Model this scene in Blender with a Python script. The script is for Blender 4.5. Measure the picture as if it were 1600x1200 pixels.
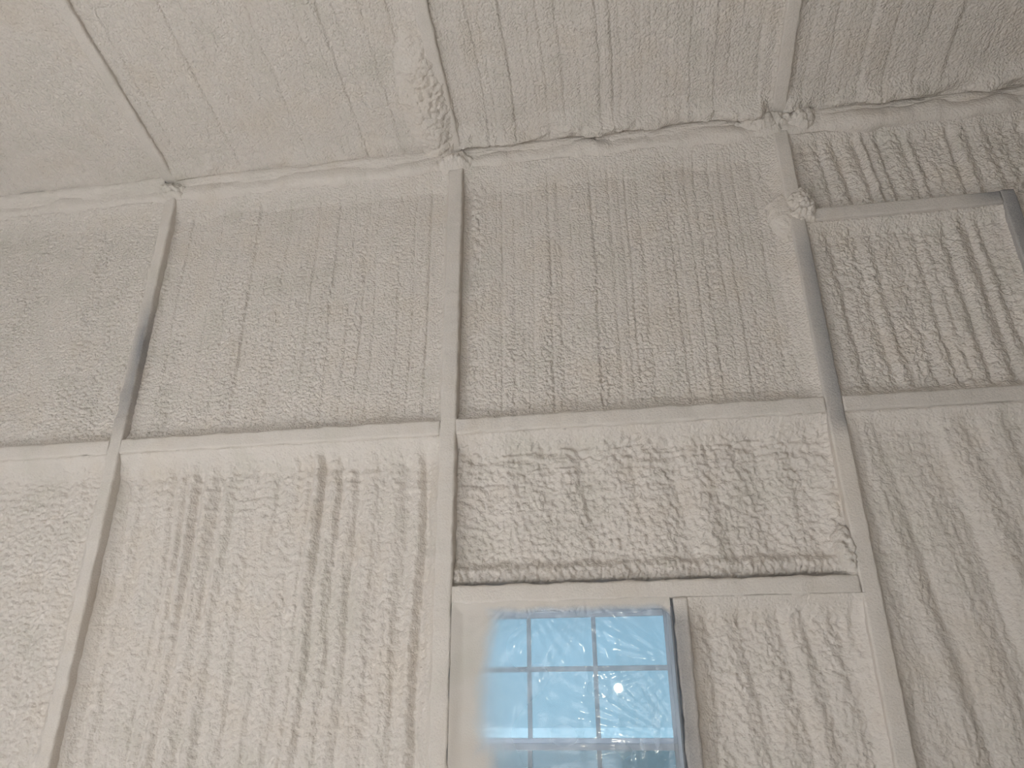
import bpy, math, random
import numpy as np
from mathutils import Matrix, Vector

for o in list(bpy.data.objects):
    bpy.data.objects.remove(o)
scene = bpy.context.scene
COL = scene.collection

# ------------------------------------------------------------------ camera
F_PX, PITCH, YAW, ROLL = 1135.8, math.radians(23.75), math.radians(8.597), math.radians(-0.38)
CAM = Vector((0.682, -2.7508, 1.60))
def cam_axes():
    cp, sp, cy, sy = math.cos(PITCH), math.sin(PITCH), math.cos(YAW), math.sin(YAW)
    fw = Vector((-sy * cp, cy * cp, sp)); rt = Vector((cy, sy, 0)); up = rt.cross(fw)
    c, s = math.cos(ROLL), math.sin(ROLL)
    return c * rt + s * up, c * up - s * rt, fw
RT, UP, FW = cam_axes()
cd = bpy.data.cameras.new('camera'); cam = bpy.data.objects.new('camera', cd); COL.objects.link(cam)
cd.sensor_width = 36.0; cd.lens = F_PX / 1600 * 36.0; cd.clip_start = 0.05; cd.clip_end = 500
cam.matrix_world = Matrix(((RT.x, UP.x, -FW.x, CAM.x), (RT.y, UP.y, -FW.y, CAM.y), (RT.z, UP.z, -FW.z, CAM.z), (0, 0, 0, 1)))
scene.camera = cam

# ------------------------------------------------------------------ clear pale sky and sun
world = bpy.data.worlds.new('clear_sky'); scene.world = world; world.use_nodes = True
nt = world.node_tree; nt.nodes.clear()
tc = nt.nodes.new('ShaderNodeTexCoord'); sx = nt.nodes.new('ShaderNodeSeparateXYZ')
nt.links.new(tc.outputs['Generated'], sx.inputs[0])
rp = nt.nodes.new('ShaderNodeValToRGB')
rp.color_ramp.elements[0].position = 0.0; rp.color_ramp.elements[0].color = (0.74, 0.86, 0.98, 1)
rp.color_ramp.elements[1].position = 1.0; rp.color_ramp.elements[1].color = (0.50, 0.66, 0.95, 1)
nt.links.new(sx.outputs['Z'], rp.inputs[0])
bg = nt.nodes.new('ShaderNodeBackground'); bg.inputs['Strength'].default_value = 1.7
nt.links.new(rp.outputs[0], bg.inputs['Color'])
wo = nt.nodes.new('ShaderNodeOutputWorld'); nt.links.new(bg.outputs[0], wo.inputs['Surface'])

sun = bpy.data.lights.new('sun', 'SUN'); sun.energy = 32.0; sun.angle = math.radians(0.53); sun.color = (1.0, 0.985, 0.97)
suno = bpy.data.objects.new('sun', sun); COL.objects.link(suno)
suno.rotation_euler = Vector((0.13, 0.90, -0.42)).to_track_quat('-Z', 'Y').to_euler()

vs = scene.view_settings
vs.view_transform = 'Standard'; vs.look = 'None'; vs.gamma = 1.0; vs.use_curve_mapping = False
vs.exposure = -0.25

# room dimensions
XL, XR, YB = -4.6, 4.6, -6.4
ZE = 4.08; SLOPE = math.atan(0.262)
SA, CA = math.sin(SLOPE), math.cos(SLOPE)
RIDGE_Y = YB / 2; RIDGE_Z = ZE + math.tan(SLOPE) * -RIDGE_Y
DOOR_L = (-5.4, -3.6, 0.0, 2.1)     # open roll-up doorway in the left wall: y0, y1, z0, z1
DOOR_B = (-3.6, 0.5, 0.0, 2.4)     # open roll-up doorway in the wall behind the camera: x0, x1, z0, z1

def portal(name, loc, rot, sx_, sy_):
    l = bpy.data.lights.new(name, 'AREA'); l.shape = 'RECTANGLE'; l.size = sx_; l.size_y = sy_
    l.cycles.is_portal = True
    o = bpy.data.objects.new(name, l); COL.objects.link(o); o.location = loc; o.rotation_euler = rot
    return o
portal('doorway_daylight', (XL - 0.12, (DOOR_L[0] + DOOR_L[1]) / 2, DOOR_L[3] / 2), (0, math.radians(-90), 0), DOOR_L[3], DOOR_L[1] - DOOR_L[0])
portal('doorway_daylight', ((DOOR_B[0] + DOOR_B[1]) / 2, YB - 0.12, DOOR_B[3] / 2), (math.radians(90), 0, 0), DOOR_B[1] - DOOR_B[0], DOOR_B[3])

# ------------------------------------------------------------------ numpy noise
def _hash(ix, iy, seed):
    h = (ix.astype(np.int64) * 374761393 + iy.astype(np.int64) * 668265263 + seed * 144665801) & 0xFFFFFFFF
    h = ((h ^ (h >> 13)) * 1274126177) & 0xFFFFFFFF
    h = ((h ^ (h >> 15)) * 2246822519) & 0xFFFFFFFF
    return (h ^ (h >> 16)) & 0xFFFFFFFF
def noise(x, y, seed=0):
    x, y = np.broadcast_arrays(np.asarray(x, float), np.asarray(y, float))
    ix = np.floor(x); iy = np.floor(y); fx = x - ix; fy = y - iy
    u = fx * fx * fx * (fx * (fx * 6 - 15) + 10); v = fy * fy * fy * (fy * (fy * 6 - 15) + 10)
    def g(dx, dy):
        a = _hash(ix + dx, iy + dy, seed) * (2 * math.pi / 4294967296.0)
        return np.cos(a) * (fx - dx) + np.sin(a) * (fy - dy)
    return 1.5 * ((g(0, 0) * (1 - u) + g(1, 0) * u) * (1 - v) + (g(0, 1) * (1 - u) + g(1, 1) * u) * v)
def fbm(x, y, seed=0, oct=3, gain=0.5):
    t = 0; a = 1
    for k in range(oct):
        t = t + a * noise(x * 2 ** k, y * 2 ** k, seed + 17 * k); a *= gain
    return t
def worley(x, y, seed=0):
    ix = np.floor(x); iy = np.floor(y); f1 = np.full(x.shape, 9.0); f2 = np.full(x.shape, 9.0)
    for dx in (-1, 0, 1):
        for dy in (-1, 0, 1):
            cx = ix + dx; cy = iy + dy
            px = cx + _hash(cx, cy, seed) / 4294967296.0; py = cy + _hash(cx, cy, seed + 91) / 4294967296.0
            d = np.hypot(px - x, py - y)
            f2 = np.where(d < f1, f1, np.minimum(f2, d)); f1 = np.minimum(f1, d)
    return f1, f2
def sstep(a, b, x):
    t = np.clip((x - a) / (b - a), 0, 1); return t * t * (3 - 2 * t)

# ------------------------------------------------------------------ object helpers
def link(name, me, mat, parent=None, **props):
    o = bpy.data.objects.new(name, me); COL.objects.link(o)
    if mat and me: me.materials.append(mat)
    if parent: o.parent = parent
    for k, v in props.items(): o[k] = v
    return o
def mesh_np(name, verts, quads, smooth=True, tris=None):
    me = bpy.data.meshes.new(name)
    verts = np.asarray(verts, np.float32).reshape(-1, 3); quads = np.asarray(quads, np.int32).reshape(-1, 4)
    nq = len(quads)
    me.vertices.add(len(verts)); me.vertices.foreach_set('co', verts.ravel())
    me.loops.add(nq * 4); me.loops.foreach_set('vertex_index', quads.ravel())
    me.polygons.add(nq); me.polygons.foreach_set('loop_start', np.arange(0, nq * 4, 4, dtype=np.int32))
    me.polygons.foreach_set('use_smooth', np.full(nq, bool(smooth)))
    me.update(calc_edges=True); me.validate()
    return me
def boxes(name, bl, smooth=False):
    """one mesh out of axis aligned boxes (x0,x1,y0,y1,z0,z1)"""
    V, Q = [], []
    for x0, x1, y0, y1, z0, z1 in bl:
        b = len(V)
        V += [(x0, y0, z0), (x1, y0, z0), (x1, y1, z0), (x0, y1, z0), (x0, y0, z1), (x1, y0, z1), (x1, y1, z1), (x0, y1, z1)]
        Q += [(b, b + 3, b + 2, b + 1), (b + 4, b + 5, b + 6, b + 7), (b, b + 1, b + 5, b + 4), (b + 1, b + 2, b + 6, b + 5), (b + 2, b + 3, b + 7, b + 6), (b + 3, b, b + 4, b + 7)]
    return mesh_np(name, V, Q, smooth)
def bevbox(name, bl, mat, parent, w=0.003, **props):
    o = link(name, boxes(name, bl), mat, parent, **props)
    if w:
        m = o.modifiers.new('bevel', 'BEVEL'); m.width = w; m.segments = 2
    return o

# ------------------------------------------------------------------ materials
def new_mat(name):
    m = bpy.data.materials.new(name); m.use_nodes = True; t = m.node_tree; t.nodes.clear()
    out = t.nodes.new('ShaderNodeOutputMaterial')
    return m, t, out
def N(t, kind, **inp):
    n = t.nodes.new(kind)
    for k, v in inp.items():
        if k in n.inputs: n.inputs[k].default_value = v
        else: setattr(n, k, v)
    return n
def ramp(t, fac, stops):
    r = t.nodes.new('ShaderNodeValToRGB')
    while len(r.color_ramp.elements) < len(stops): r.color_ramp.elements.new(0.5)
    for e, (p, c) in zip(r.color_ramp.elements, stops):
        e.position = p; e.color = c if len(c) == 4 else (*c, 1)
    t.links.new(fac, r.inputs[0]); return r

FOAM_A, FOAM_B, FOAM_C = (0.682, 0.617, 0.550), (0.702, 0.646, 0.594), (0.652, 0.605, 0.545)
def foam_color(t, co):
    n1 = N(t, 'ShaderNodeTexNoise', Scale=5.0, Detail=3.0); t.links.new(co, n1.inputs['Vector'])
    return ramp(t, n1.outputs['Fac'], [(0.3, FOAM_A), (0.5, FOAM_B), (0.7, FOAM_C)])
def foam_bump(t, co, strength=0.5, scale=170.0, dist=0.0022, mid=0.0):
    a = N(t, 'ShaderNodeTexNoise', Scale=scale, Detail=3.0, Roughness=0.6); t.links.new(co, a.inputs['Vector'])
    b = N(t, 'ShaderNodeBump', Strength=strength, Distance=dist); t.links.new(a.outputs['Fac'], b.inputs['Height'])
    if mid:
        c = N(t, 'ShaderNodeTexVoronoi', Scale=95.0, feature='F1')
        w = N(t, 'ShaderNodeTexNoise', Scale=30.0); t.links.new(co, w.inputs['Vector'])
        ad = N(t, 'ShaderNodeVectorMath', operation='MULTIPLY_ADD'); t.links.new(w.outputs['Color'], ad.inputs[0]); ad.inputs[1].default_value = (0.02, 0.02, 0.02); t.links.new(co, ad.inputs[2])
        t.links.new(ad.outputs[0], c.inputs['Vector'])
        b2 = N(t, 'ShaderNodeBump', Strength=1.0, Distance=mid, invert=True); t.links.new(c.outputs['Distance'], b2.inputs['Height']); t.links.new(b.outputs[0], b2.inputs['Normal'])
        return b2
    return b
def foam_mat(name, strength=0.5, scale=170.0, dist=0.0022, mid=0.0):
    m, t, out = new_mat(name)
    co = N(t, 'ShaderNodeTexCoord').outputs['Object']
    p = N(t, 'ShaderNodeBsdfPrincipled', Roughness=0.62)
    p.inputs['Specular IOR Level'].default_value = 0.35
    t.links.new(foam_color(t, co).outputs[0], p.inputs['Base Color'])
    t.links.new(foam_bump(t, co, strength, scale, dist, mid).outputs[0], p.inputs['Normal'])
    t.links.new(p.outputs[0], out.inputs[0]); return m
M_FOAM = foam_mat('spray_foam', 0.5, 200.0, 0.003, 0.0054)
M_FOAM_SOFT = foam_mat('spray_foam_fuzzy', 0.6, 150.0, 0.004, 0.0026)

def tube_mat():
    """galvanised steel under a dusting of foam; point attribute 'bare' says where metal shows"""
    m, t, out = new_mat('dusted_steel')
    co = N(t, 'ShaderNodeTexCoord').outputs['Object']
    at = N(t, 'ShaderNodeAttribute', attribute_name='bare')
    n = N(t, 'ShaderNodeTexNoise', Scale=260.0, Detail=2.0); t.links.new(co, n.inputs['Vector'])
    a = N(t, 'ShaderNodeMath', operation='MULTIPLY_ADD'); t.links.new(n.outputs['Fac'], a.inputs[0]); a.inputs[1].default_value = 0.5
    b = N(t, 'ShaderNodeMath', operation='SUBTRACT'); t.links.new(at.outputs['Fac'], b.inputs[0]); b.inputs[1].default_value = 0.25
    t.links.new(b.outputs[0], a.inputs[2])
    mx = N(t, 'ShaderNodeMix', data_type='RGBA'); t.links.new(a.outputs[0], mx.inputs[0]); mx.clamp_factor = True
    t.links.new(foam_color(t, co).outputs[0], mx.inputs[6]); mx.inputs[7].default_value = (0.17, 0.18, 0.20, 1)
    p = N(t, 'ShaderNodeBsdfPrincipled', Roughness=0.6); p.inputs['Specular IOR Level'].default_value = 0.35
    t.links.new(mx.outputs[2], p.inputs['Base Color'])
    t.links.new(foam_bump(t, co, 0.7, 120.0, 0.005).outputs[0], p.inputs['Normal'])
    t.links.new(p.outputs[0], out.inputs[0]); return m
M_TUBE = tube_mat()

def simple_mat(name, col, rough=0.5, metal=0.0, noise_amt=0.12, scale=12.0):
    m, t, out = new_mat(name)
    co = N(t, 'ShaderNodeTexCoord').outputs['Object']
    n = N(t, 'ShaderNodeTexNoise', Scale=scale, Detail=4.0); t.links.new(co, n.inputs['Vector'])
    r = ramp(t, n.outputs['Fac'], [(0.3, tuple(c * (1 - noise_amt) for c in col)), (0.7, tuple(min(1, c * (1 + noise_amt)) for c in col))])
    p = N(t, 'ShaderNodeBsdfPrincipled', Roughness=rough, Metallic=metal)
    t.links.new(r.outputs[0], p.inputs['Base Color']); t.links.new(p.outputs[0], out.inputs[0]); return m
M_STEEL = simple_mat('sheet_steel', (0.45, 0.46, 0.47), 0.45, 0.6, 0.08)
M_CONCRETE = simple_mat('concrete', (0.52, 0.515, 0.50), 0.75, 0, 0.15, 3.0)
M_LOW_BOUNCE = simple_mat('brown_low_bounce', (0.42, 0.36, 0.28), 0.8, 0, 0.2, 9.0)  # made-up brown finish for the unseen right wall, lowers bounce light there
M_GRAVEL = simple_mat('grey_gravel', (0.27, 0.31, 0.33), 0.9, 0, 0.25, 6.0)
M_VINYL = simple_mat('white_vinyl', (0.80, 0.80, 0.86), 0.4, 0, 0.02)
M_BLACK = simple_mat('black_plastic', (0.03, 0.03, 0.03), 0.5)
M_YELLOW = simple_mat('yellow_steel', (0.6, 0.42, 0.05), 0.4)
M_DARKSEAL = simple_mat('dark_gasket', (0.18, 0.19, 0.21), 0.5)

def glass_mat():
    m, t, out = new_mat('tinted_glass')
    tr = N(t, 'ShaderNodeBsdfTransparent', Color=(0.54, 0.68, 0.73, 1))
    gl = N(t, 'ShaderNodeBsdfGlossy', Roughness=0.02, Color=(1, 1, 1, 1))
    fr = N(t, 'ShaderNodeFresnel', IOR=1.55)
    mx = N(t, 'ShaderNodeMixShader'); t.links.new(fr.outputs[0], mx.inputs[0]); t.links.new(tr.outputs[0], mx.inputs[1]); t.links.new(gl.outputs[0], mx.inputs[2])
    t.links.new(mx.outputs[0], out.inputs[0]); return m
def grid_mat():
    m, t, out = new_mat('thin_white_vinyl')
    co = N(t, 'ShaderNodeTexCoord').outputs['Object']
    n = N(t, 'ShaderNodeTexNoise', Scale=20.0); t.links.new(co, n.inputs['Vector'])
    r = ramp(t, n.outputs['Fac'], [(0.3, (0.91, 0.91, 0.94)), (0.7, (0.94, 0.94, 0.96))])
    p = N(t, 'ShaderNodeBsdfPrincipled', Roughness=0.4); tl = N(t, 'ShaderNodeBsdfTranslucent')
    t.links.new(r.outputs[0], p.inputs['Base Color']); t.links.new(r.outputs[0], tl.inputs['Color'])
    mx = N(t, 'ShaderNodeMixShader', Fac=0.65); t.links.new(p.outputs[0], mx.inputs[1]); t.links.new(tl.outputs[0], mx.inputs[2])
    t.links.new(mx.outputs[0], out.inputs[0]); return m
M_GRID = grid_mat()
M_GLASS = glass_mat()
def screen_mat():
    m, t, out = new_mat('insect_screen')
    tr = N(t, 'ShaderNodeBsdfTransparent', Color=(1, 1, 1, 1)); df = N(t, 'ShaderNodeBsdfDiffuse', Color=(0.12, 0.14, 0.13, 1))
    mx = N(t, 'ShaderNodeMixShader', Fac=0.45); t.links.new(tr.outputs[0], mx.inputs[1]); t.links.new(df.outputs[0], mx.inputs[2])
    t.links.new(mx.outputs[0], out.inputs[0]); return m
M_SCREEN = screen_mat()
def film_mat():
    m, t, out = new_mat('masking_film')
    co = N(t, 'ShaderNodeTexCoord').outputs['Object']
    tr = N(t, 'ShaderNodeBsdfTransparent', Color=(0.93, 0.95, 0.96, 1))
    tl = N(t, 'ShaderNodeBsdfTranslucent', Color=(0.85, 0.92, 0.95, 1)); df = N(t, 'ShaderNodeBsdfDiffuse', Color=(0.80, 0.88, 0.93, 1))
    hz = N(t, 'ShaderNodeMixShader', Fac=0.5); t.links.new(tl.outputs[0], hz.inputs[1]); t.links.new(df.outputs[0], hz.inputs[2])
    at = N(t, 'ShaderNodeAttribute', attribute_name='haze')
    m1 = N(t, 'ShaderNodeMixShader'); t.links.new(at.outputs['Fac'], m1.inputs[0]); t.links.new(tr.outputs[0], m1.inputs[1]); t.links.new(hz.outputs[0], m1.inputs[2])
    gl = N(t, 'ShaderNodeBsdfGlossy', Roughness=0.07, Color=(1, 1, 1, 1)); fr = N(t, 'ShaderNodeFresnel', IOR=1.45)
    m2 = N(t, 'ShaderNodeMixShader'); t.links.new(fr.outputs[0], m2.inputs[0]); t.links.new(m1.outputs[0], m2.inputs[1]); t.links.new(gl.outputs[0], m2.inputs[2])
    ov = N(t, 'ShaderNodeAttribute', attribute_name='overspray')
    n = N(t, 'ShaderNodeTexNoise', Scale=330.0, Detail=2.0); t.links.new(co, n.inputs['Vector'])
    a = N(t, 'ShaderNodeMath', operation='SUBTRACT'); t.links.new(n.outputs['Fac'], a.inputs[0]); a.inputs[1].default_value = 0.5
    b = N(t, 'ShaderNodeMath', operation='MULTIPLY_ADD', use_clamp=True); t.links.new(a.outputs[0], b.inputs[0]); b.inputs[1].default_value = 0.7; t.links.new(ov.outputs['Fac'], b.inputs[2])
    c = N(t, 'ShaderNodeMath', operation='MULTIPLY', use_clamp=True); t.links.new(b.outputs[0], c.inputs[0]); 
    s = N(t, 'ShaderNodeMath', operation='MULTIPLY', use_clamp=True); t.links.new(ov.outputs['Fac'], s.inputs[0]); s.inputs[1].default_value = 6.0
    t.links.new(s.outputs[0], c.inputs[1])
    fd = N(t, 'ShaderNodeBsdfPrincipled', Roughness=0.8); t.links.new(foam_color(t, co).outputs[0], fd.inputs['Base Color'])
    ft = N(t, 'ShaderNodeBsdfTranslucent', Color=(0.75, 0.70, 0.50, 1))
    fm = N(t, 'ShaderNodeMixShader', Fac=0.12); t.links.new(fd.outputs[0], fm.inputs[1]); t.links.new(ft.outputs[0], fm.inputs[2])
    t.links.new(foam_bump(t, co, 0.5, 200.0, 0.002).outputs[0], fd.inputs['Normal'])
    m3 = N(t, 'ShaderNodeMixShader'); t.links.new(c.outputs[0], m3.inputs[0]); t.links.new(m2.outputs[0], m3.inputs[1]); t.links.new(fm.outputs[0], m3.inputs[2])
    t.links.new(m3.outputs[0], out.inputs[0]); return m
M_FILM = film_mat()
def emit_mat(name, col, s):
    m, t, out = new_mat(name); e = N(t, 'ShaderNodeEmission', Color=(*col, 1), Strength=s); t.links.new(e.outputs[0], out.inputs[0]); return m

# ------------------------------------------------------------------ foam height field panels
STEP = 0.0042
def axis_pts(a, b, fine0, fine1, coarse=0.03):
    pts = [a]; x = a
    while x < b - 1e-6:
        s = STEP if fine0 <= x <= fine1 else coarse
        if x < fine0 < x + s: s = max(fine0 - x, 1e-3)
        x = min(x + s, b); pts.append(x)
    return np.array(pts)

def strokes(u, v, edges, amp, seed, step=0.004, wob=0.01, sharp=4, soft=False):
    """overlapping gun passes: rounded laps between crease lines, each lap a little higher or lower"""
    rng = np.random.RandomState(seed)
    uu = u + wob * noise(v * 2.3 + 7.7, u * 1.5, seed + 3) + wob * 0.35 * noise(v * 11, u * 6, seed + 4)
    e = np.array(sorted(edges)); k = np.clip(np.searchsorted(e, uu) - 1, 0, len(e) - 2)
    a = amp * (0.45 + 0.9 * rng.rand(len(e))); b = step * (2 * rng.rand(len(e)) - 1); sk = 0.5 * (2 * rng.rand(len(e)) - 1)
    t = (uu - e[k]) / (e[k + 1] - e[k]); t = np.clip(t, 0, 1)
    s = 2 * t - 1
    if soft:
        q = t * t * (3 - 2 * t)
        return a[k] * (1 - s * s) ** 1.6 * (1 + sk[k] * s) + b[k] * (1 - q) + b[np.minimum(k + 1, len(b) - 1)] * q
    return a[k] * (1 - np.abs(s) ** sharp) * (1 + sk[k] * s) + b[k]
def rand_edges(x0, x1, lo, hi, seed, extra=()):
    r = random.Random(seed); out = [x0 - 0.1]; x = x0 - 0.05
    while x < x1 + 0.1:
        x += r.uniform(lo, hi)
        if all(abs(x - q) > lo * 0.6 for q in extra): out.append(x)
    return out + list(extra) + [x1 + 0.25]

def panel(name, parent, frame, u0, u1, v0, v1, base, cove, tex, fine_u=None, fine_v=None, mat=None, label=None, edge=0.008, smooth_cove=0.85, groove='lt'):
    """frame=(O,U,V,N); cove={'t':(width,weight),...}; tex(u,v,d)->protrusion, strength mask"""
    us = axis_pts(u0, u1, *(fine_u or (u0, u1))); vs_ = axis_pts(v0, v1, *(fine_v or (v0, v1)))
    u, v = np.meshgrid(us, vs_)
    d = {'l': u - u0, 'r': u1 - u, 'b': v - v0, 't': v1 - v}
    keep = np.ones_like(u); smooth = np.zeros_like(u)
    for s, (w, wt) in cove.items():
        wv = w * (1 + 0.35 * noise((v if s in 'lr' else u) * 5.0, np.full_like(u, 3.3), hash_name(label or name) + ord(s)))
        q = np.clip(1 - d[s] / wv, 0, 1) ** 1.08
        keep = keep * (1 - wt * q); smooth = np.maximum(smooth, sstep(0.05, 0.7, q) * min(1, wt * 1.1))
    p, mk = tex(u, v, d)
    rec = edge + (base - edge) * keep - p * (1 - smooth_cove * smooth * mk)
    dm = np.minimum.reduce([np.full_like(u, 1.0)] + [d[q] for q in groove])
    rec = rec + 0.007 * (1 - sstep(0, 0.010, dm))          # small groove against the tubes
    rec = np.minimum(rec, 0.093)
    O, U, V, Nn = [np.array(a, float) for a in frame]
    P = O + u[..., None] * U + v[..., None] * V - rec[..., None] * Nn
    nv, nu = u.shape
    idx = np.arange(nu * nv).reshape(nv, nu)
    Q = np.stack([idx[:-1, :-1], idx[:-1, 1:], idx[1:, 1:], idx[1:, :-1]], -1).reshape(-1, 4)
    ring = np.concatenate([idx[0, :], idx[1:, -1], idx[-1, -2::-1], idx[-2:0:-1, 0]])
    rp_ = P.reshape(-1, 3)[ring]; rr = rec.ravel()[ring]
    back = rp_ - (0.097 - rr)[:, None] * Nn
    n0 = nu * nv; m = len(ring); i = np.arange(m); j = (i + 1) % m
    Q2 = np.stack([ring[j], ring[i], n0 + i, n0 + j], -1)
    me = mesh_np(name, np.concatenate([P.reshape(-1, 3), back]), np.concatenate([Q, Q2]))
    o = link(name, me, mat or M_FOAM, parent)
    if label: o['label'] = label
    return o
def hash_name(s): return sum(ord(c) * (i + 1) for i, c in enumerate(s)) % 1000

# ------------------------------------------------------------------ tubes and beads
def sweep(name, parent, path, w, d, mat, coat=0.004, bare=None, seed=0, radial=24, corner=0.007, lump=None, side=None, scale=None, nfreq=14.0, label=None, cap=True):
    """rounded-rectangle bar along a straight path [p0, p1]; 'side' is the direction of its width"""
    p0, p1 = np.array(path[0], float), np.array(path[1], float); L = np.linalg.norm(p1 - p0); T = (p1 - p0) / L
    Sd = np.array(side, float); Nn = np.cross(T, Sd)
    n = max(2, int(L / 0.009)); s = np.linspace(0, L, n)
    # section outline
    pts, nor = [], []
    per = radial // 4
    for q, (sx_, sy_) in enumerate(((1, 1), (-1, 1), (-1, -1), (1, -1))):
        for k in range(per):
            a = math.pi / 2 * (q + k / (per - 1))
            pts.append((sx_ * (w / 2 - corner) + corner * math.cos(a), sy_ * (d / 2 - corner) + corner * math.sin(a))); nor.append((math.cos(a), math.sin(a)))
    pts = np.array(pts); nor = np.array(nor); m = len(pts)
    th = np.arctan2(pts[:, 1], pts[:, 0])
    S_, A_ = np.meshgrid(s, np.arange(m), indexing='ij')
    arc = np.concatenate([[0], np.cumsum(np.hypot(*np.diff(pts, axis=0).T))])
    h = coat * (0.6 + 0.8 * fbm(S_ * nfreq, arc[A_] * nfreq * 1.2, seed, 3) + 0.25 * noise(S_ * 90, arc[A_] * 90, seed + 5))
    pos0 = p0 + s[:, None] * T
    if lump is not None: h = h + lump(S_, A_, arc[A_])
    Q = pos0[:, None, :] + (pts[None, :, 0:1] + h[..., None] * nor[None, :, 0:1]) * Sd + (pts[None, :, 1:2] + h[..., None] * nor[None, :, 1:2]) * Nn
    idx = np.arange(n * m).reshape(n, m); jdx = np.roll(idx, -1, axis=1)
    F = np.stack([idx[:-1], jdx[:-1], jdx[1:], idx[1:]], -1).reshape(-1, 4)
    V = [Q.reshape(-1, 3)]
    caps = []
    for row in (0, n - 1):
        r = idx[row] if row else idx[row][::-1]
        for k in range(1, m - 2, 2):
            caps.append((r[0], r[k], r[k + 1], r[k + 2]))
    me = mesh_np(name, V[0], np.concatenate([F, np.array(caps)]))
    b = np.zeros((n, m)) if bare is None else np.broadcast_to(bare(S_, arc[A_], Q), (n, m))
    at = me.attributes.new('bare', 'FLOAT', 'POINT'); at.data.foreach_set('value', np.ascontiguousarray(b, dtype=np.float32).ravel())
    o = link(name, me, mat, parent)
    if label: o['label'] = label
    return o

# ------------------------------------------------------------------ the setting: sheet walls, floor, roof
WX0, WX1, WZ0, WZ1 = 0.036, 0.835, 0.86, 1.945      # window opening
wall = link('wall_back', boxes('wall_back', [(XL, WX0, 0.100, 0.110, 0, 4.20), (WX1, XR, 0.100, 0.110, 0, 4.20), (WX0, WX1, 0.100, 0.110, 0, WZ0), (WX0, WX1, 0.100, 0.110, WZ1, 4.20)]), M_STEEL, kind='structure',
            label='end wall of steel tubes with cream spray foam between them', category='wall')
floor = link('floor', boxes('floor', [(XL - 0.1, XR + 0.1, YB - 0.1, 0.11, -0.12, 0)]), M_CONCRETE, kind='structure', label='bare grey concrete slab floor', category='floor')
ground = link('ground', boxes('ground', [(-60, 60, -60, 60, -0.3, -0.15)]), M_GRAVEL, kind='structure', label='blue-grey gravel ground outside the building', category='ground')

def gable_wall(name, x0, x1, door):
    y0, y1, z0, z1 = door; bl = []
    H = 4.21
    for a, b, c, d in ((YB, y0, 0, H), (y1, 0.11, 0, H), (y0, y1, z1, H)):
        bl.append((x0, x1, a, b, c, d))
    me = boxes(name, [q for q in bl if q[3] - q[2] > 1e-4 and q[5] - q[4] > 1e-4])
    return me
def gable_top(name, x0, x1):
    V = [(x, y, z) for x in (x0, x1) for y, z in ((0.11, 4.17), (RIDGE_Y, RIDGE_Z + 0.16), (YB, 4.17))]
    V += [(x, RIDGE_Y, 4.17) for x in (x0, x1)]
    Q = [(0, 1, 2, 6), (3, 7, 5, 4), (0, 3, 4, 1), (1, 4, 5, 2)]
    return mesh_np(name, V, Q, False)
wl = link('wall_left', gable_wall('wall_left', XL - 0.1, XL, DOOR_L), M_FOAM, kind='structure', label='foamed side wall with a wide open doorway', category='wall')
link('gable', gable_top('gable', XL - 0.1, XL), M_FOAM, wl)
wr = link('wall_right', gable_wall('wall_right', XR, XR + 0.1, (-3, -3, 0, 0)), M_LOW_BOUNCE, kind='structure', label='unseen side wall opposite the doorway, made brown to cut bounce light', category='wall')  # out of view; brown finish added so the right side gets less fill
link('gable', gable_top('gable', XR, XR + 0.1), M_LOW_BOUNCE, wr)
x0, x1, z0, z1 = DOOR_B
wf = link('wall_front', boxes('wall_front', [(XL, x0, YB - 0.1, YB, 0, 4.2), (x1, XR, YB - 0.1, YB, 0, 4.2), (x0, x1, YB - 0.1, YB, z1, 4.2)]), M_FOAM, kind='structure', label='foamed wall behind the viewer with an open doorway', category='wall')

# ceiling: near slope (sheet + rafters + foam) and far slope
TV = np.array((0, -CA, SA)); NV = np.array((0, -SA, -CA))
SLEN = -RIDGE_Y / CA
def slope_slab(name, y0, z0, y1, z1, th=0.02, lift=0.105):
    V = []
    for x in (XL - 0.1, XR + 0.1):
        for y, z in ((y0, z0), (y1, z1)):
            V += [(x, y, z + lift), (x, y, z + lift + th)]
    Q = [(0, 4, 6, 2), (1, 3, 7, 5), (0, 1, 5, 4), (2, 6, 7, 3), (0, 2, 3, 1), (4, 5, 7, 6)]
    return mesh_np(name, V, Q, False)
ceil_ = link('ceiling', slope_slab('ceiling', 0.11, ZE - 0.11 * math.tan(SLOPE), RIDGE_Y, RIDGE_Z), M_STEEL, kind='structure', label='sloping roof underside of steel rafters and cream spray foam', category='ceiling')
link('far_slope', slope_slab('far_slope', YB, ZE, RIDGE_Y, RIDGE_Z, 0.02, 0.04), M_FOAM, ceil_)

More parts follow.
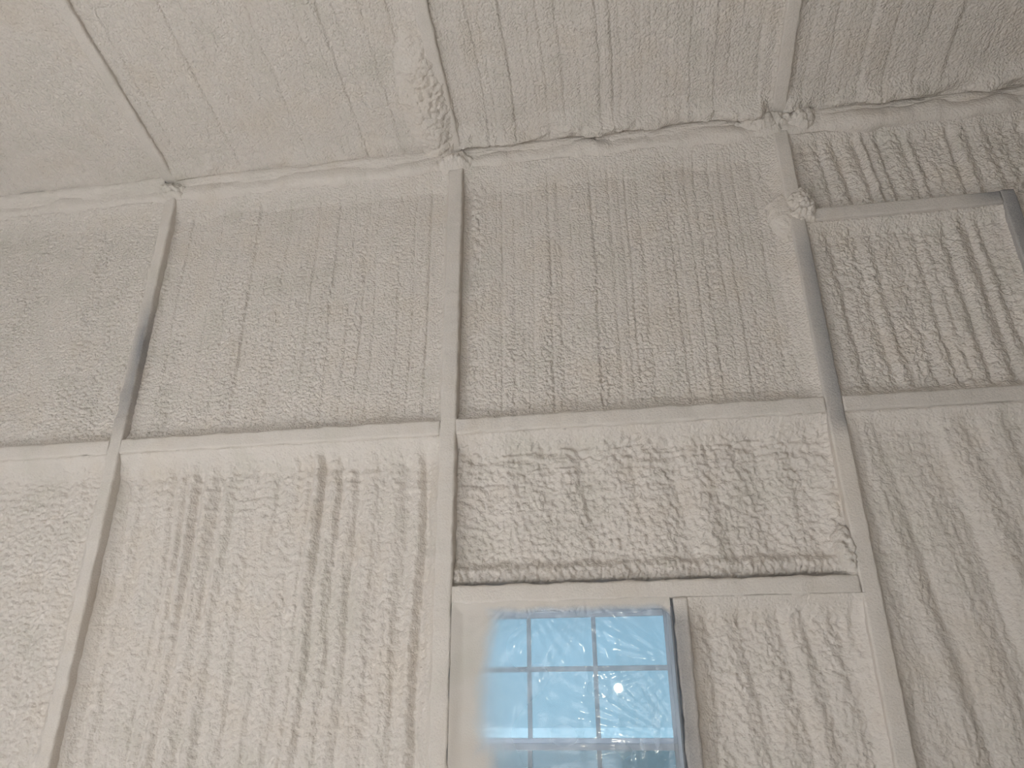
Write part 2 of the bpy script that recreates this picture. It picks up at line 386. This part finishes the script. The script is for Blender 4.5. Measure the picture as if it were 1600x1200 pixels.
# ------------------------------------------------------------------ steel frame of the end wall
P1, P2, P3, P4 = -1.513, -0.004, 1.521, 3.04
TW, TD = 0.062, 0.058
def band(c, hw, soft): return lambda S, A, Q: 0
def bare_z(z0, z1, xc, w, soft=0.15, amt=1.0):
    def f(S, A, Q):
        z = Q[..., 2]; x = Q[..., 0]
        return amt * sstep(z0 - soft, z0 + soft, z) * (1 - sstep(z1 - soft, z1 + soft, z)) * np.clip(1 - np.abs(x - xc) / w, 0, 1) ** 0.6
    return f
def post(xc, z1=4.06, w=TW, bare=None, seed=1, z0=0.0, coat=0.0055, y=0.0, label=None, **k):
    return sweep('post', wall, ((xc, y + TD / 2, z0), (xc, y + TD / 2, z1)), w, TD, M_TUBE, coat, bare, seed, side=(1, 0, 0), label=label, **k)
def girt(x0, x1, zc, h=0.058, bare=None, seed=1, coat=0.007, nfreq=10.0, name='girt', y=0.003, label=None, **k):
    return sweep(name, wall, ((x0, y + TD / 2, zc), (x1, y + TD / 2, zc)), h, TD, M_TUBE, coat, bare, seed, side=(0, 0, 1), label=label, nfreq=nfreq, **k)
post(-3.04, seed=2)
def b1(S, A, Q):
    z = Q[..., 2]; x = Q[..., 0]; return 0.85 * np.exp(-((z - 3.16) / 0.23) ** 2) * np.exp(-((x - P1 - 0.012) / 0.030) ** 2) + 0.5 * np.exp(-((z - 2.85) / 0.15) ** 2) * np.exp(-((x - P1) / 0.05) ** 2)
post(P1, bare=b1, seed=3, coat=0.006, w=0.052)
post(P2, bare=bare_z(2.75, 3.9, P2, 0.06, 0.2, 0.14), seed=4, coat=0.0055, w=0.064)
def b3(S, A, Q):
    z = Q[..., 2]; x = Q[..., 0]
    return 0.62 * sstep(2.5, 2.6, z) * (1 - sstep(3.3, 3.62, z)) * np.exp(-((x - P3 - 0.012) / 0.042) ** 2) + 0.12 * sstep(2.4, 2.6, z) * np.exp(-((x - P3) / 0.03) ** 2)
post(P3, bare=b3, seed=5, coat=0.003)
post(P4, seed=6)
ZG = 2.652
girt(-3.01, P1 - 0.03, ZG, seed=11); girt(P1 + 0.03, P2 - 0.034, ZG, seed=12)
girt(P2 + 0.035, P3 - 0.033, ZG, seed=13, bare=lambda S, A, Q: 0.05 + 0 * S)
girt(P3 + 0.033, P4 - 0.03, ZG, seed=14, coat=0.003, bare=lambda S, A, Q: 0.10 + 0 * S)
girt(P2 + 0.035, P3 - 0.033, 1.977, seed=15, coat=0.006, name='window_header')
girt(P2 + 0.035, 0.86, 0.83, seed=16, name='window_sill_rail')
post(0.868, z1=1.945, w=0.045, seed=17, bare=bare_z(0, 1.90, 0.860, 0.045, 0.05, 0.7), label='dusty grey jamb tube beside the window')
def bh(S, A, Q):
    x = Q[..., 0]; return 0.14 + 0.7 * sstep(2.15, 2.36, x) * np.exp(-((Q[..., 2] - 3.552) / 0.05) ** 2)
girt(P3 + 0.034, 2.345, 3.532, seed=18, bare=bh, coat=0.003, name='opening_head', label='grey dusted steel tube heading the foamed-over opening')
post(2.372, z1=3.562, z0=2.69, w=0.055, seed=19, coat=0.0025, bare=bare_z(2.7, 3.7, 2.377, 0.05, 0.1, 1.0), label='bare dark grey steel tube at the right edge')

# eave rail: heavily foamed tube under the roof
def eave_lump(seed, a=0.016):
    return lambda S, A, arc: a * np.clip(0.5 + fbm(S * 4, arc * 5, seed, 3), 0, 2) 
for x0, x1, sd in ((-3.01, P1, 21), (P1, P2, 22), (P2, P3, 23), (P3, P4, 24)):
    sweep('eave_rail', wall, ((x0, 0.026, 4.035), (x1, 0.026, 4.035)), 0.075, 0.055, M_FOAM_SOFT, 0.006, None, sd, side=(0, 0, 1), lump=eave_lump(sd), corner=0.026)

# foam fillets filling the corner between wall and roof
def fillet(x0, x1, seed, size, bulge):
    us = np.arange(x0, x1, 0.008); ts = np.linspace(0, 1, 40)
    u, t = np.meshgrid(us, ts)
    sz = size * (1 + 0.25 * noise(u * 3, t * 0 + 1, seed))
    A = np.stack([u, np.full_like(u, 0.004), 4.06 - sz], -1); B = CO0 + u[..., None] * np.array((1, 0, 0)) + sz[..., None] * TV - 0.012 * NV
    nn = np.array((0, -0.75, -0.66))
    h = bulge * np.sin(math.pi * t) * (1 + 0.5 * fbm(u * 6, t * 2, seed + 1, 3)) + 0.003 * fbm(u * 40, t * 6, seed + 2, 3) - 0.012 * (np.abs(2 * t - 1) ** 6)
    P = A * (1 - t[..., None]) + B * t[..., None] + h[..., None] * nn
    idx = np.arange(u.size).reshape(u.shape)
    Q = np.stack([idx[:-1, :-1], idx[:-1, 1:], idx[1:, 1:], idx[1:, :-1]], -1).reshape(-1, 4)
    link('eave_fillet', mesh_np('eave_fillet', P.reshape(-1, 3), Q), M_FOAM_SOFT, wall)
CO0 = np.array((0, 0.0, ZE))
fillet(-3.01, P1 - 0.02, 401, 0.050, -0.006)
fillet(P1 + 0.02, P2 - 0.03, 402, 0.034, 0.004)
fillet(P2 + 0.03, P3 - 0.02, 403, 0.022, 0.006)
fillet(P3 + 0.03, P4, 404, 0.020, 0.004)

# ------------------------------------------------------------------ foam on the end wall
WF = ((0, 0, 0), (1, 0, 0), (0, 0, 1), (0, -1, 0))
def pebble(u, v, cu, cv, seed, amp):
    """orange-peel lumps, warped so they run into wavy rows"""
    wx = 0.5 * noise(u / cu * 0.35, v / cv * 0.35, seed + 1); wy = 0.6 * noise(u / cu * 0.3 + 9, v / cv * 0.3, seed + 2)
    f1, f2 = worley(u / cu + wx, v / cv + wy, seed)
    return amp * (0.62 - f1)
def tex_upper(seed, x0, x1, extra=(), lo=0.05, hi=0.13, amp=0.0045, step=0.0045, peb=0.0042, calm=0.75, lean=0.0, pit=None):
    E_ = rand_edges(x0, x1, lo, hi, seed, extra)
    E2 = rand_edges(x0, x1, 0.018, 0.045, seed + 40)
    def f(u, v, d):
        z = (v - 2.7) / 1.25
        uu = u + lean * (v - 3.2)
        a = 0.95 * strokes(uu, v, E_, amp, seed, step) + 0.3 * strokes(uu, v, E2, amp, seed + 7, 0.003, 0.006, 2)
        rough = np.clip(calm + 0.45 * noise(u * 3.1, v * 1.2, seed + 21) + 0.9 * noise(uu * 13, v * 0.7, seed + 22) - 0.55 * (z - 0.3), 0.12, 1.5)
        b = pebble(u, v, 0.020, 0.013, seed + 11, peb * 2.6) * rough + pebble(u, v, 0.012, 0.009, seed + 12, peb * 0.9)
        c = 0.006 * fbm(u * 3, v * 2, seed + 13, 2)
        for e_ in extra:
            c = c - 0.0055 * np.exp(-((uu + 0.006 * noise(v * 2.3, u * 0 + e_ * 9, seed) - e_ ) / 0.0045) ** 2) * np.clip(0.8 + noise(v * 3, u * 0 + e_, seed + 8), 0, 1)
        if pit:
            kp = np.exp(-((u - pit) / 0.035) ** 2) * (0.35 + 0.65 * sstep(3.2, 3.7, v)); g1, g2 = worley(u / 0.03, v / 0.03, seed + 50)
            c = c + kp * (0.012 + 0.020 * (0.45 - g1))
        return a + b + c, 1.0
    return f
def tex_folds(seed, x0, x1, lo=0.045, hi=0.12, amp=0.011, lean=0.0, fuzz=0.0016, soft=2.0, big=0.010, rows=0.0, peb=0.0):
    E_ = rand_edges(x0, x1, lo, hi, seed)
    E2 = rand_edges(x0, x1, 0.025, 0.06, seed + 40)
    def f(u, v, d):
        uu = u + lean * (v - 2.0) + 0.014 * noise(u * 2, v * 1.6, seed + 30)
        a = strokes(uu, v, E_, amp, seed, 0.006, 0.011, soft, True) * (0.55 + 0.6 * np.clip(0.5 + noise(u * 3, v * 1.3, seed + 31), 0, 1.3)) * 1.45
        a = a + 0.2 * strokes(uu, v, E2, amp, seed + 7, 0.004, 0.007, 2, True) * np.clip(0.6 + noise(u * 5, v * 2, seed + 32), 0, 1.5)
        b = big * fbm(uu * 4.5, v * 1.2, seed + 13, 2)
        c = 2.6 * fuzz * fbm(u * 48, v * 40, seed + 14, 3) + pebble(u, v, 0.022, 0.017, seed + 15, peb)
        r = rows * np.exp(-(d['t'] / 0.28) ** 2) * fbm(u * 11 + 2 * noise(u * 4, v * 9, seed + 17), v * 34, seed + 16, 2)
        return a + b + c + r, 1.0
    return f

# upper row
FV = (2.6, 4.1)
LU = 'upper foam panel '
panel('foam_panel', wall, WF, -3.01, P1 - 0.022, 2.683, 3.995, 0.052, {'t': (0.12, 1.0), 'r': (0.05, 0.8), 'b': (0.05, 0.7)},
      tex_upper(101, -3.0, -1.5, lo=0.12, hi=0.3, amp=0.002, step=0.002, peb=0.0055, calm=0.8), fine_u=(-2.75, 9), groove='l', label='pebbled foam panel at the upper left edge of the wall')
panel('foam_panel', wall, WF, P1 + 0.022, P2 - 0.030, 2.683, 3.995, 0.058, {'t': (0.11, 1.0), 'l': (0.03, 0.5), 'r': (0.026, 0.9), 'b': (0.05, 0.7)},
      tex_upper(102, -1.5, 0, extra=(-1.02, -0.70, -0.44, -0.20, -0.13)), groove='l', label='finely streaked upper foam panel between the left and middle posts')
panel('foam_panel', wall, WF, P2 + 0.030, P3 - 0.028, 2.683, 3.995, 0.058, {'t': (0.12, 1.0), 'l': (0.02, 0.3), 'r': (0.07, 0.98), 'b': (0.055, 0.75)},
      tex_upper(103, 0, 1.55, extra=(0.06, 0.22, 0.44, 0.80, 1.02), lo=0.035, hi=0.10, amp=0.005, calm=0.7, pit=0.095), groove='l', label='upper foam panel with close vertical streaks over the window bay')
panel('foam_panel', wall, WF, P3 + 0.028, P4 - 0.028, 3.563, 3.995, 0.062, {'t': (0.08, 0.9), 'l': (0.02, 0.2), 'b': (0.02, 0.5)},
      tex_folds(104, 1.5, 3.05, 0.04, 0.10, 0.011, 0.08, 0.002, 2.0, 0.006, 0.0, 0.006), fine_u=(0, 2.75), label='short lumpy foam strip under the eave at the right')
panel('foam_panel', wall, WF, P3 + 0.028, 2.372 - 0.025, 2.683, 3.503, 0.060, {'t': (0.08, 0.95), 'l': (0.11, 0.5), 'r': (0.05, 0.7), 'b': (0.05, 0.7)},
      tex_folds(105, 1.5, 2.4, 0.04, 0.11, 0.010, 0.04, 0.002, 2.2, 0.006, 0.0, 0.0055), label='ridged foam panel framed by grey tubes at the right')
panel('foam_panel', wall, WF, 2.372 + 0.025, P4 - 0.028, 2.683, 3.563, 0.050, {'t': (0.07, 0.5), 'l': (0.05, 0.6)},
      tex_folds(106, 2.3, 3.1, 0.05, 0.1, 0.008), fine_u=(0, 2.75), label='foam panel at the far right edge')
# lower row
FL = (1.25, 3.0)
panel('foam_panel', wall, WF, -3.01, P1 - 0.022, 0.0, 2.622, 0.080, {'t': (0.105, 1.0), 'r': (0.07, 0.95)},
      tex_folds(107, -3.0, -1.5, 0.07, 0.18, 0.011, 0.0, 0.002, 2.0, 0.008, 0.006, 0.010), fine_u=(-2.75, 9), fine_v=FL, mat=M_FOAM_SOFT, label='bright lumpy lower foam panel at the left edge')
panel('foam_panel', wall, WF, P1 + 0.024, P2 - 0.030, 0.0, 2.622, 0.080, {'t': (0.105, 1.0), 'l': (0.05, 0.45), 'r': (0.055, 0.95)},
      tex_folds(128, -1.5, 0, 0.05, 0.12, 0.017, 0.0, 0.0019, 2.0, 0.008, 0.005, 0.002), fine_v=FL, mat=M_FOAM_SOFT, label='lower foam panel with long soft vertical folds left of the window')
def tex_over_window(u, v, d):
    p, m = tex_folds(109, 0, 1.5, 0.09, 0.20, 0.009, 0.16, 0.0025, 2.0, 0.012, 0.010, 0.006)(u, v, d)
    k = sstep(0.0, 0.02, d['b']) * (1 - sstep(0.055, 0.095 + 0.02 * noise(u * 8, v * 0, 5), d['b']))
    f1, f2 = worley(u / 0.018 + 0.6 * noise(u * 30, v * 30, 74), v / 0.030, 77)
    p = p * (1 - 0.6 * k) + k * (0.026 + 0.012 * (0.6 - f1) * 1.6 + 0.003 * noise(u * 90, v * 60, 75) + 0.006 * noise(u * 12, v * 9, 78))
    kr = np.exp(-((d['r'] - 0.035) / 0.028) ** 2); f3, _ = worley(u / 0.03, v / 0.04, 79)
    p = p + kr * (0.016 + 0.012 * (0.55 - f3)); kl = np.exp(-((d['l'] - 0.02) / 0.02) ** 2)
    p = p + kl * 0.012
    return p, 0.8
panel('foam_panel', wall, WF, P2 + 0.030, P3 - 0.028, 2.010, 2.622, 0.074, {'t': (0.085, 1.0), 'l': (0.03, 0.3), 'r': (0.03, 0.4)}, tex_over_window, mat=M_FOAM_SOFT,
      label='blotchy foam panel above the window with a rough lower lip')
panel('foam_panel', wall, WF, 0.868 + 0.022, P3 - 0.022, 0.0, 1.947, 0.060, {'t': (0.08, 0.95), 'l': (0.06, 0.7), 'r': (0.05, 0.6)},
      tex_folds(110, 0.85, 1.5, 0.07, 0.15, 0.009, 0.12, 0.002, 2.0, 0.010, 0.0, 0.006), fine_v=FL, mat=M_FOAM_SOFT, groove='', edge=-0.002, label='wrinkled foam panel to the right of the window')
panel('foam_panel', wall, WF, P3 + 0.024, P4 - 0.028, 0.0, 2.622, 0.052, {'t': (0.08, 0.95), 'l': (0.05, 0.7)},
      tex_folds(111, 1.5, 3.1, 0.08, 0.20, 0.011, 0.10, 0.0014, 2.0, 0.010, 0.0015), fine_u=(0, 2.75), fine_v=FL, mat=M_FOAM_SOFT, label='smooth softly rippled lower foam panel at the right')
panel('foam_panel', wall, WF, P2 + 0.030, 0.868 - 0.022, 0.0, 0.80, 0.046, {'t': (0.06, 0.9)}, tex_folds(112, 0, 0.9), fine_u=(9, 9), fine_v=(9, 9), label='foam panel below the window')
# wall beyond the view
panel('foam_panel', wall, WF, XL, -3.07, 0.0, 4.06, 0.04, {}, tex_folds(113, XL, -3), fine_u=(9, 9), fine_v=(9, 9), label='foam panel beside the left corner of the room')
panel('foam_panel', wall, WF, 3.07, XR, 0.0, 4.06, 0.04, {}, tex_folds(114, 3, XR), fine_u=(9, 9), fine_v=(9, 9), label='foam panel beside the right corner of the room')

# ------------------------------------------------------------------ ceiling: rafters and foam
CO = np.array((0, 0.0, ZE)); CF = (CO, (1, 0, 0), TV, NV)
def cpt(x, s, h=0.0): return CO + x * np.array((1, 0, 0)) + s * TV + h * NV
def rafter(x, seed, coat=0.005, w=0.056):
    sweep('rafter', ceil_, (cpt(x, 0.0, -0.027), cpt(x, SLEN - 0.05, -0.027)), w, 0.054, M_TUBE, coat, lambda S, A, Q: 0.05 + 0 * S, seed, side=(1, 0, 0))
for i, x in enumerate((-3.04, P1, P2, P3, P4)): rafter(x, 31 + i)
def tex_ceil(seed, x0, x1, lo, hi, amp=0.004, step=0.006, peb=0.003, lip=0.0, lean=0.0):
    E_ = rand_edges(x0, x1, lo, hi, seed); E2 = rand_edges(x0, x1, 0.02, 0.05, seed + 40)
    def f(u, v, d):
        uu = u + lean * v
        a = strokes(uu, v, E_, amp, seed, step, 0.012) + 0.35 * strokes(uu, v, E2, amp, seed + 7, 0.003, 0.008, 2)
        b = pebble(u, v, 0.016, 0.022, seed + 11, peb) * np.clip(0.8 + 0.6 * noise(u * 3, v * 3, seed + 5), 0.3, 1.4) + pebble(u, v, 0.009, 0.010, seed + 12, peb * 0.4)
        c = 0.006 * fbm(u * 3, v * 3, seed + 13, 2)
        w = 0.13 + 0.06 * noise(u * 2.6, v * 0 + 2, seed + 14)
        L_ = lip * np.clip(0.7 + 1.1 * fbm(u * 3.4, v * 4, seed + 15, 4), 0.1, 1.8) * (1 - sstep(0.3 * w, w, d['b'])) * sstep(0.0, 0.02, d['b'])
        return a + b + c + L_, 1.0
    return f
FC = (-0.1, 1.15)
for x0, x1, sd, lo, hi, lip, lab in ((-3.01, P1 - 0.022, 201, 0.2, 0.4, 0.004, 'pale smooth foam bay of the ceiling at the far left'),
                                     (P1 + 0.022, P2 - 0.022, 202, 0.06, 0.15, 0.022, 'ceiling foam bay with diagonal lap lines left of the middle rafter'),
                                     (P2 + 0.022, P3 - 0.022, 203, 0.035, 0.10, 0.050, 'ceiling foam bay with fine ribs right of the middle rafter'),
                                     (P3 + 0.022, P4 - 0.022, 204, 0.08, 0.20, 0.040, 'ceiling foam bay at the upper right')):
    panel('foam_panel', ceil_, CF, x0, x1, 0.012, SLEN, 0.030, {'l': (0.04, 0.5), 'r': (0.09, 0.9), 'b': (0.03, 0.5)}, tex_ceil(sd, x0, x1, lo, hi, lip=lip),
          fine_u=(max(x0, -2.75), min(x1, 2.8)), fine_v=FC, label=lab)
for x0, x1, sd in ((XL, -3.07, 205), (3.07, XR, 206)):
    panel('foam_panel', ceil_, CF, x0, x1, 0.012, SLEN, 0.03, {}, tex_ceil(sd, x0, x1, 0.1, 0.2), fine_u=(9, 9), fine_v=(9, 9), label='ceiling foam bay beside the %s corner of the room' % ('left' if x0 < 0 else 'right'))

# clumps of overfilled foam where tubes, ceiling and wall meet
def clump(name, parent, frame, cu, cv, su, sv, H, seed, rot=0.0, cell=0.022, pop=0.5, base=0.02, skew=0.0, power=0.6, rag=1.0, label=None):
    """domed lumpy patch whose rim sinks below the surface it grew on"""
    n = int(2.6 * su / 0.0042); m = int(2.6 * sv / 0.0042)
    a, b = np.meshgrid(np.linspace(-1.3, 1.3, n), np.linspace(-1.3, 1.3, m))
    du, dv = a * su, b * sv
    r2 = (a + 0.3 * rag * fbm(du * 16, dv * 16, seed + 1, 3)) ** 2 + (b + 0.2 * rag * fbm(du * 16 + 5, dv * 16, seed + 2, 3)) ** 2
    dome = np.clip(1 - r2, 0, 1) ** power
    f1, f2 = worley(du / cell + 0.3 * noise(du * 30, dv * 30, seed + 3), dv / cell + 0.3 * noise(du * 30 + 3, dv * 30, seed + 4), seed)
    g1, _ = worley(du / (cell * 0.45), dv / (cell * 0.45), seed + 8)
    mask = np.clip(1 + skew * a, 0.0, 1.6)
    h = H * dome * (1 + pop * mask * (0.9 * (0.6 - 1.5 * f1 * f1) + 0.25 * (0.6 - 1.5 * g1 * g1)) + 0.22 * rag * fbm(du * 12, dv * 12, seed + 5, 2)) - 0.05 * sstep(0.85, 1.25, r2)
    c, s_ = math.cos(rot), math.sin(rot)
    u = cu + c * du - s_ * dv; v = cv + s_ * du + c * dv
    O, U, V, Nn = [np.array(q, float) for q in frame]
    P = O + u[..., None] * U + v[..., None] * V + (np.maximum(h - base, -0.09))[..., None] * Nn
    idx = np.arange(P.shape[0] * P.shape[1]).reshape(P.shape[:2])
    Q = np.stack([idx[:-1, :-1], idx[:-1, 1:], idx[1:, 1:], idx[1:, :-1]], -1).reshape(-1, 4)
    keepq = (r2[:-1, :-1] < 1.6).ravel()
    o = link(name, mesh_np(name, P.reshape(-1, 3), Q[keepq]), M_FOAM_SOFT, parent)
    if label: o['label'] = label
    return o
clump('foam_clump', ceil_, CF, -0.09, 0.25, 0.13, 0.40, 0.055, 301, 0.0, 0.028, 0.30, 0.026, 1.0, 0.9, 0.4, label='ragged overfilled foam along the middle rafter')
clump('foam_clump', wall, WF, -0.01, 4.03, 0.10, 0.055, 0.048, 302, 0.1, 0.02, 0.4, 0.004, 0, 1.0, label='foam knot at the top of the middle post')
clump('foam_clump', wall, WF, P1 + 0.01, 4.04, 0.085, 0.050, 0.046, 303, 0.0, 0.018, 0.5, 0.004, 0, 1.0, label='foam knot at the top of the left post')
clump('foam_clump', wall, WF, P3 - 0.06, 4.065, 0.16, 0.055, 0.048, 304, 0.05, 0.026, 0.5, 0.006, 0, 0.8, label='cracked foam knot at the top of the right post')
clump('foam_clump', wall, WF, P3 + 0.10, 4.06, 0.075, 0.060, 0.050, 305, 0.0, 0.026, 0.5, 0.010, 0, 0.8, label='foam lump right of the right post top')
clump('foam_clump', wall, WF, P3 + 0.030, 3.585, 0.062, 0.10, 0.044, 306, 0.0, 0.022, 0.7, 0.018, 0, 0.9, label='popcorn foam clump on the right post')
clump('foam_clump', wall, WF, P3 - 0.045, 3.545, 0.060, 0.12, 0.018, 307, 0.1, 0.05, 0.3, 0.014, 0, 1.5, label='smooth foam drip beside the popcorn clump')
clump('foam_clump', wall, WF, P3 - 0.045, 2.085, 0.036, 0.11, 0.036, 308, 0.1, 0.024, 0.7, 0.034, 0, 0.8, label='lumpy foam bead at the right end of the window header')

# ------------------------------------------------------------------ window
WY = 0.045
win = bpy.data.objects.new('window_1', None); COL.objects.link(win); win.location = ((WX0 + WX1) / 2, WY, WZ0)
win['kind'] = 'structure'; win['label'] = 'white vinyl double hung window with a grid of panes'; win['category'] = 'window'
def wpart(name, bl, mat, parent, w=0.003, off=True):
    L0 = win.location
    bl = [(a - L0.x, b - L0.x, c - L0.y, d - L0.y, e - L0.z, f - L0.z) for a, b, c, d, e, f in bl]
    return bevbox(name, bl, mat, parent, w)
fx0, fx1, fz0, fz1 = WX0 + 0.012, WX1 - 0.002, WZ0 + 0.005, WZ1 - 0.004
fr = wpart('window_frame', [(fx0, fx0 + 0.014, 0.035, 0.085, fz0, fz1), (fx1 - 0.014, fx1, 0.035, 0.085, fz0, fz1), (fx0 + 0.014, fx1 - 0.014, 0.035, 0.085, fz1 - 0.028, fz1), (fx0 + 0.014, fx1 - 0.014, 0.035, 0.085, fz0, fz0 + 0.03)], M_GRID, win)
sx0, sx1 = fx0 + 0.014, fx1 - 0.014
MR = 1.472                                      # meeting rail height
cols = [0.314, 0.553]
def sash(zb, zt, y, muntz):
    s = wpart('sash', [(sx0, sx0 + 0.012, y, y + 0.02, zb, zt), (sx1 - 0.012, sx1, y, y + 0.02, zb, zt), (sx0 + 0.012, sx1 - 0.012, y, y + 0.02, zt - 0.022, zt), (sx0 + 0.012, sx1 - 0.012, y, y + 0.02, zb, zb + 0.038)], M_GRID, win)
    gx0, gx1, gz0, gz1 = sx0 + 0.011, sx1 - 0.011, zb + 0.036, zt - 0.02
    for c in cols: wpart('muntin', [(c - 0.008, c + 0.008, y + 0.004, y + 0.012, gz0, gz1)], M_GRID, s, 0.002)
    for z in muntz: wpart('muntin', [(gx0, gx1, y + 0.005, y + 0.013, z - 0.009, z + 0.009)], M_GRID, s, 0.002)
    xs = [gx0] + cols + [gx1]; zs = [gz0] + list(muntz) + [gz1]
    for i in range(3):
        for k in range(len(zs) - 1):
            wpart('pane', [(xs[i], xs[i + 1], y + 0.0145, y + 0.0175, zs[k], zs[k + 1])], M_GLASS, s, 0)
    return s
sash(MR - 0.020, fz1 - 0.028, 0.052, [1.714])
sash(fz0 + 0.03, MR + 0.002, 0.036, [1.17])
wpart('insect_screen', [(sx0, sx1, 0.080, 0.081, fz0 + 0.03, MR - 0.01)], M_SCREEN, win, 0.0001)
wpart('gasket', [(WX1 - 0.004, WX1 + 0.002, 0.0, 0.03, WZ0, WZ1 - 0.03)], M_DARKSEAL, win, 0.002)

# plastic film stretched over the window, dusted with overspray
def film():
    us = np.arange(WX0 - 0.004, WX1 + 0.001, 0.0045); vs_ = np.concatenate([np.arange(WZ0, 1.3, 0.02), np.arange(1.3, WZ1 + 0.004, 0.0045)])
    u, v = np.meshgrid(us, vs_)
    xm, zt = 0.52, WZ1
    # pleats fanning out from pinch points on the edge
    def fan(cx, cz, k, seed, fall):
        a = np.arctan2(u - cx, cz - v + 1e-4); r = np.hypot(u - cx, v - cz)
        return 0.0028 * noise(a * k, r * 1.2 + seed, seed) * np.exp(-r / fall)
    y = 0.016 + 0.004 * noise(u * 5, v * 4, 61) + fan(0.53, 1.97, 9, 62, 0.30) + fan(0.30, 1.99, 11, 63, 0.25) + fan(0.86, 1.46, 12, 64, 0.35) + fan(0.86, 1.72, 10, 65, 0.22) + fan(0.33, 1.87, 7, 70, 0.05) + 0.0008 * noise(u * 30, v * 9, 66)
    ed = np.minimum(np.minimum(u - us[0], us[-1] - u), vs_[-1] - v)
    y = y * sstep(-0.01, 0.05, ed) + 0.002 * (1 - sstep(0, 0.05, ed))
    w = 0.012 * noise(u * 12, v * 12, 67)
    ov = 1.25 - 1.25 * sstep(-0.05, 0.055, (u - 0.150) + w + 0.02 * np.sin(v * 9))
    ov = np.maximum(ov, sstep(-0.018, 0.016, v - 1.921 + w * 0.6))
    ov = np.maximum(ov, (1 - sstep(-0.03, 0.05, u - 0.175)) * (1 - sstep(1.42, 1.5, v)))
    ov = np.maximum(ov, sstep(-0.012, 0.01, np.hypot(np.maximum(u - 0.77, 0), np.maximum(v - 1.85, 0)) - 0.075))
    hz = 0.22 + 0.5 * np.exp(-np.maximum(u - 0.17, 0) / 0.05) + 0.10 * noise(u * 7, v * 7, 68) + 0.25 * np.clip(noise(u * 26, v * 7 + u * 10, 69), 0, 1) * np.exp(-((u - 0.82) ** 2 + (v - 1.52) ** 2) / 0.02)
    n_v, n_u = u.shape; idx = np.arange(u.size).reshape(n_v, n_u)
    Q = np.stack([idx[:-1, :-1], idx[:-1, 1:], idx[1:, 1:], idx[1:, :-1]], -1).reshape(-1, 4)
    me = mesh_np('plastic_film', np.stack([u, y, v], -1).reshape(-1, 3), Q)
    for nm, a in (('overspray', ov), ('haze', np.clip(hz, 0, 1))):
        at = me.attributes.new(nm, 'FLOAT', 'POINT'); at.data.foreach_set('value', np.ascontiguousarray(a, dtype=np.float32).ravel())
    return link('plastic_film', me, M_FILM, None, label='wrinkled clear plastic film masking the window, dusted with foam', category='plastic sheet')
film()

# ------------------------------------------------------------------ work light standing behind the viewer (its reflection shows in the window)
hit = Vector((0.631, 0.0, 1.648)); dr = (hit - CAM) / (hit.y - CAM.y); g = 0.068
hp = CAM + dr * (g - CAM.y); LY = -5.4
lamp = Vector((hp.x + dr.x * (g - LY), LY, hp.z + dr.z * (g - LY)))
root = bpy.data.objects.new('work_light', None); COL.objects.link(root); root.location = (lamp.x, lamp.y - 0.06, 0)
root['label'] = 'lit round work light on a tripod, mirrored in the window'; root['category'] = 'work light'
def cyl(name, p0, p1, r0, mat, parent, seg=16, r1=None):
    p0, p1 = Vector(p0), Vector(p1); T = (p1 - p0).normalized(); A = T.orthogonal().normalized(); B = T.cross(A); r1 = r0 if r1 is None else r1
    V = []
    for c, r in ((p0, 0.0), (p0, r0), (p1, r1), (p1, 0.0)):
        for k in range(seg):
            a = 2 * math.pi * k / seg; V.append(c + r * (math.cos(a) * A + math.sin(a) * B))
    Q = [(i * seg + k, i * seg + (k + 1) % seg, (i + 1) * seg + (k + 1) % seg, (i + 1) * seg + k) for i in range(3) for k in range(seg)]
    me = bpy.data.meshes.new(name); me.from_pydata([tuple(v) for v in V], [], Q); me.update()
    return link(name, me, mat, parent)
lz = lamp.z
cyl('pole', (0, 0, 0.25), (0, 0, lz - 0.09), 0.014, M_YELLOW, root)
for k in range(3):
    a = math.radians(90 + 120 * k); cyl('leg', (0, 0, 0.55), (0.42 * math.cos(a), 0.42 * math.sin(a), 0.008), 0.009, M_BLACK, root)
hd = cyl('lamp_head', (0, -0.03, lz), (0, 0.045, lz), 0.055, M_BLACK, root, 24, 0.068)
cyl('bracket', (0, 0, lz - 0.10), (0, 0, lz - 0.05), 0.02, M_YELLOW, root)
cyl('lamp_lens', (0, 0.046, lz), (0, 0.06, lz), 0.044, emit_mat('lamp_glow', (1.0, 0.93, 0.72), 220.0), hd, 24, 0.040)
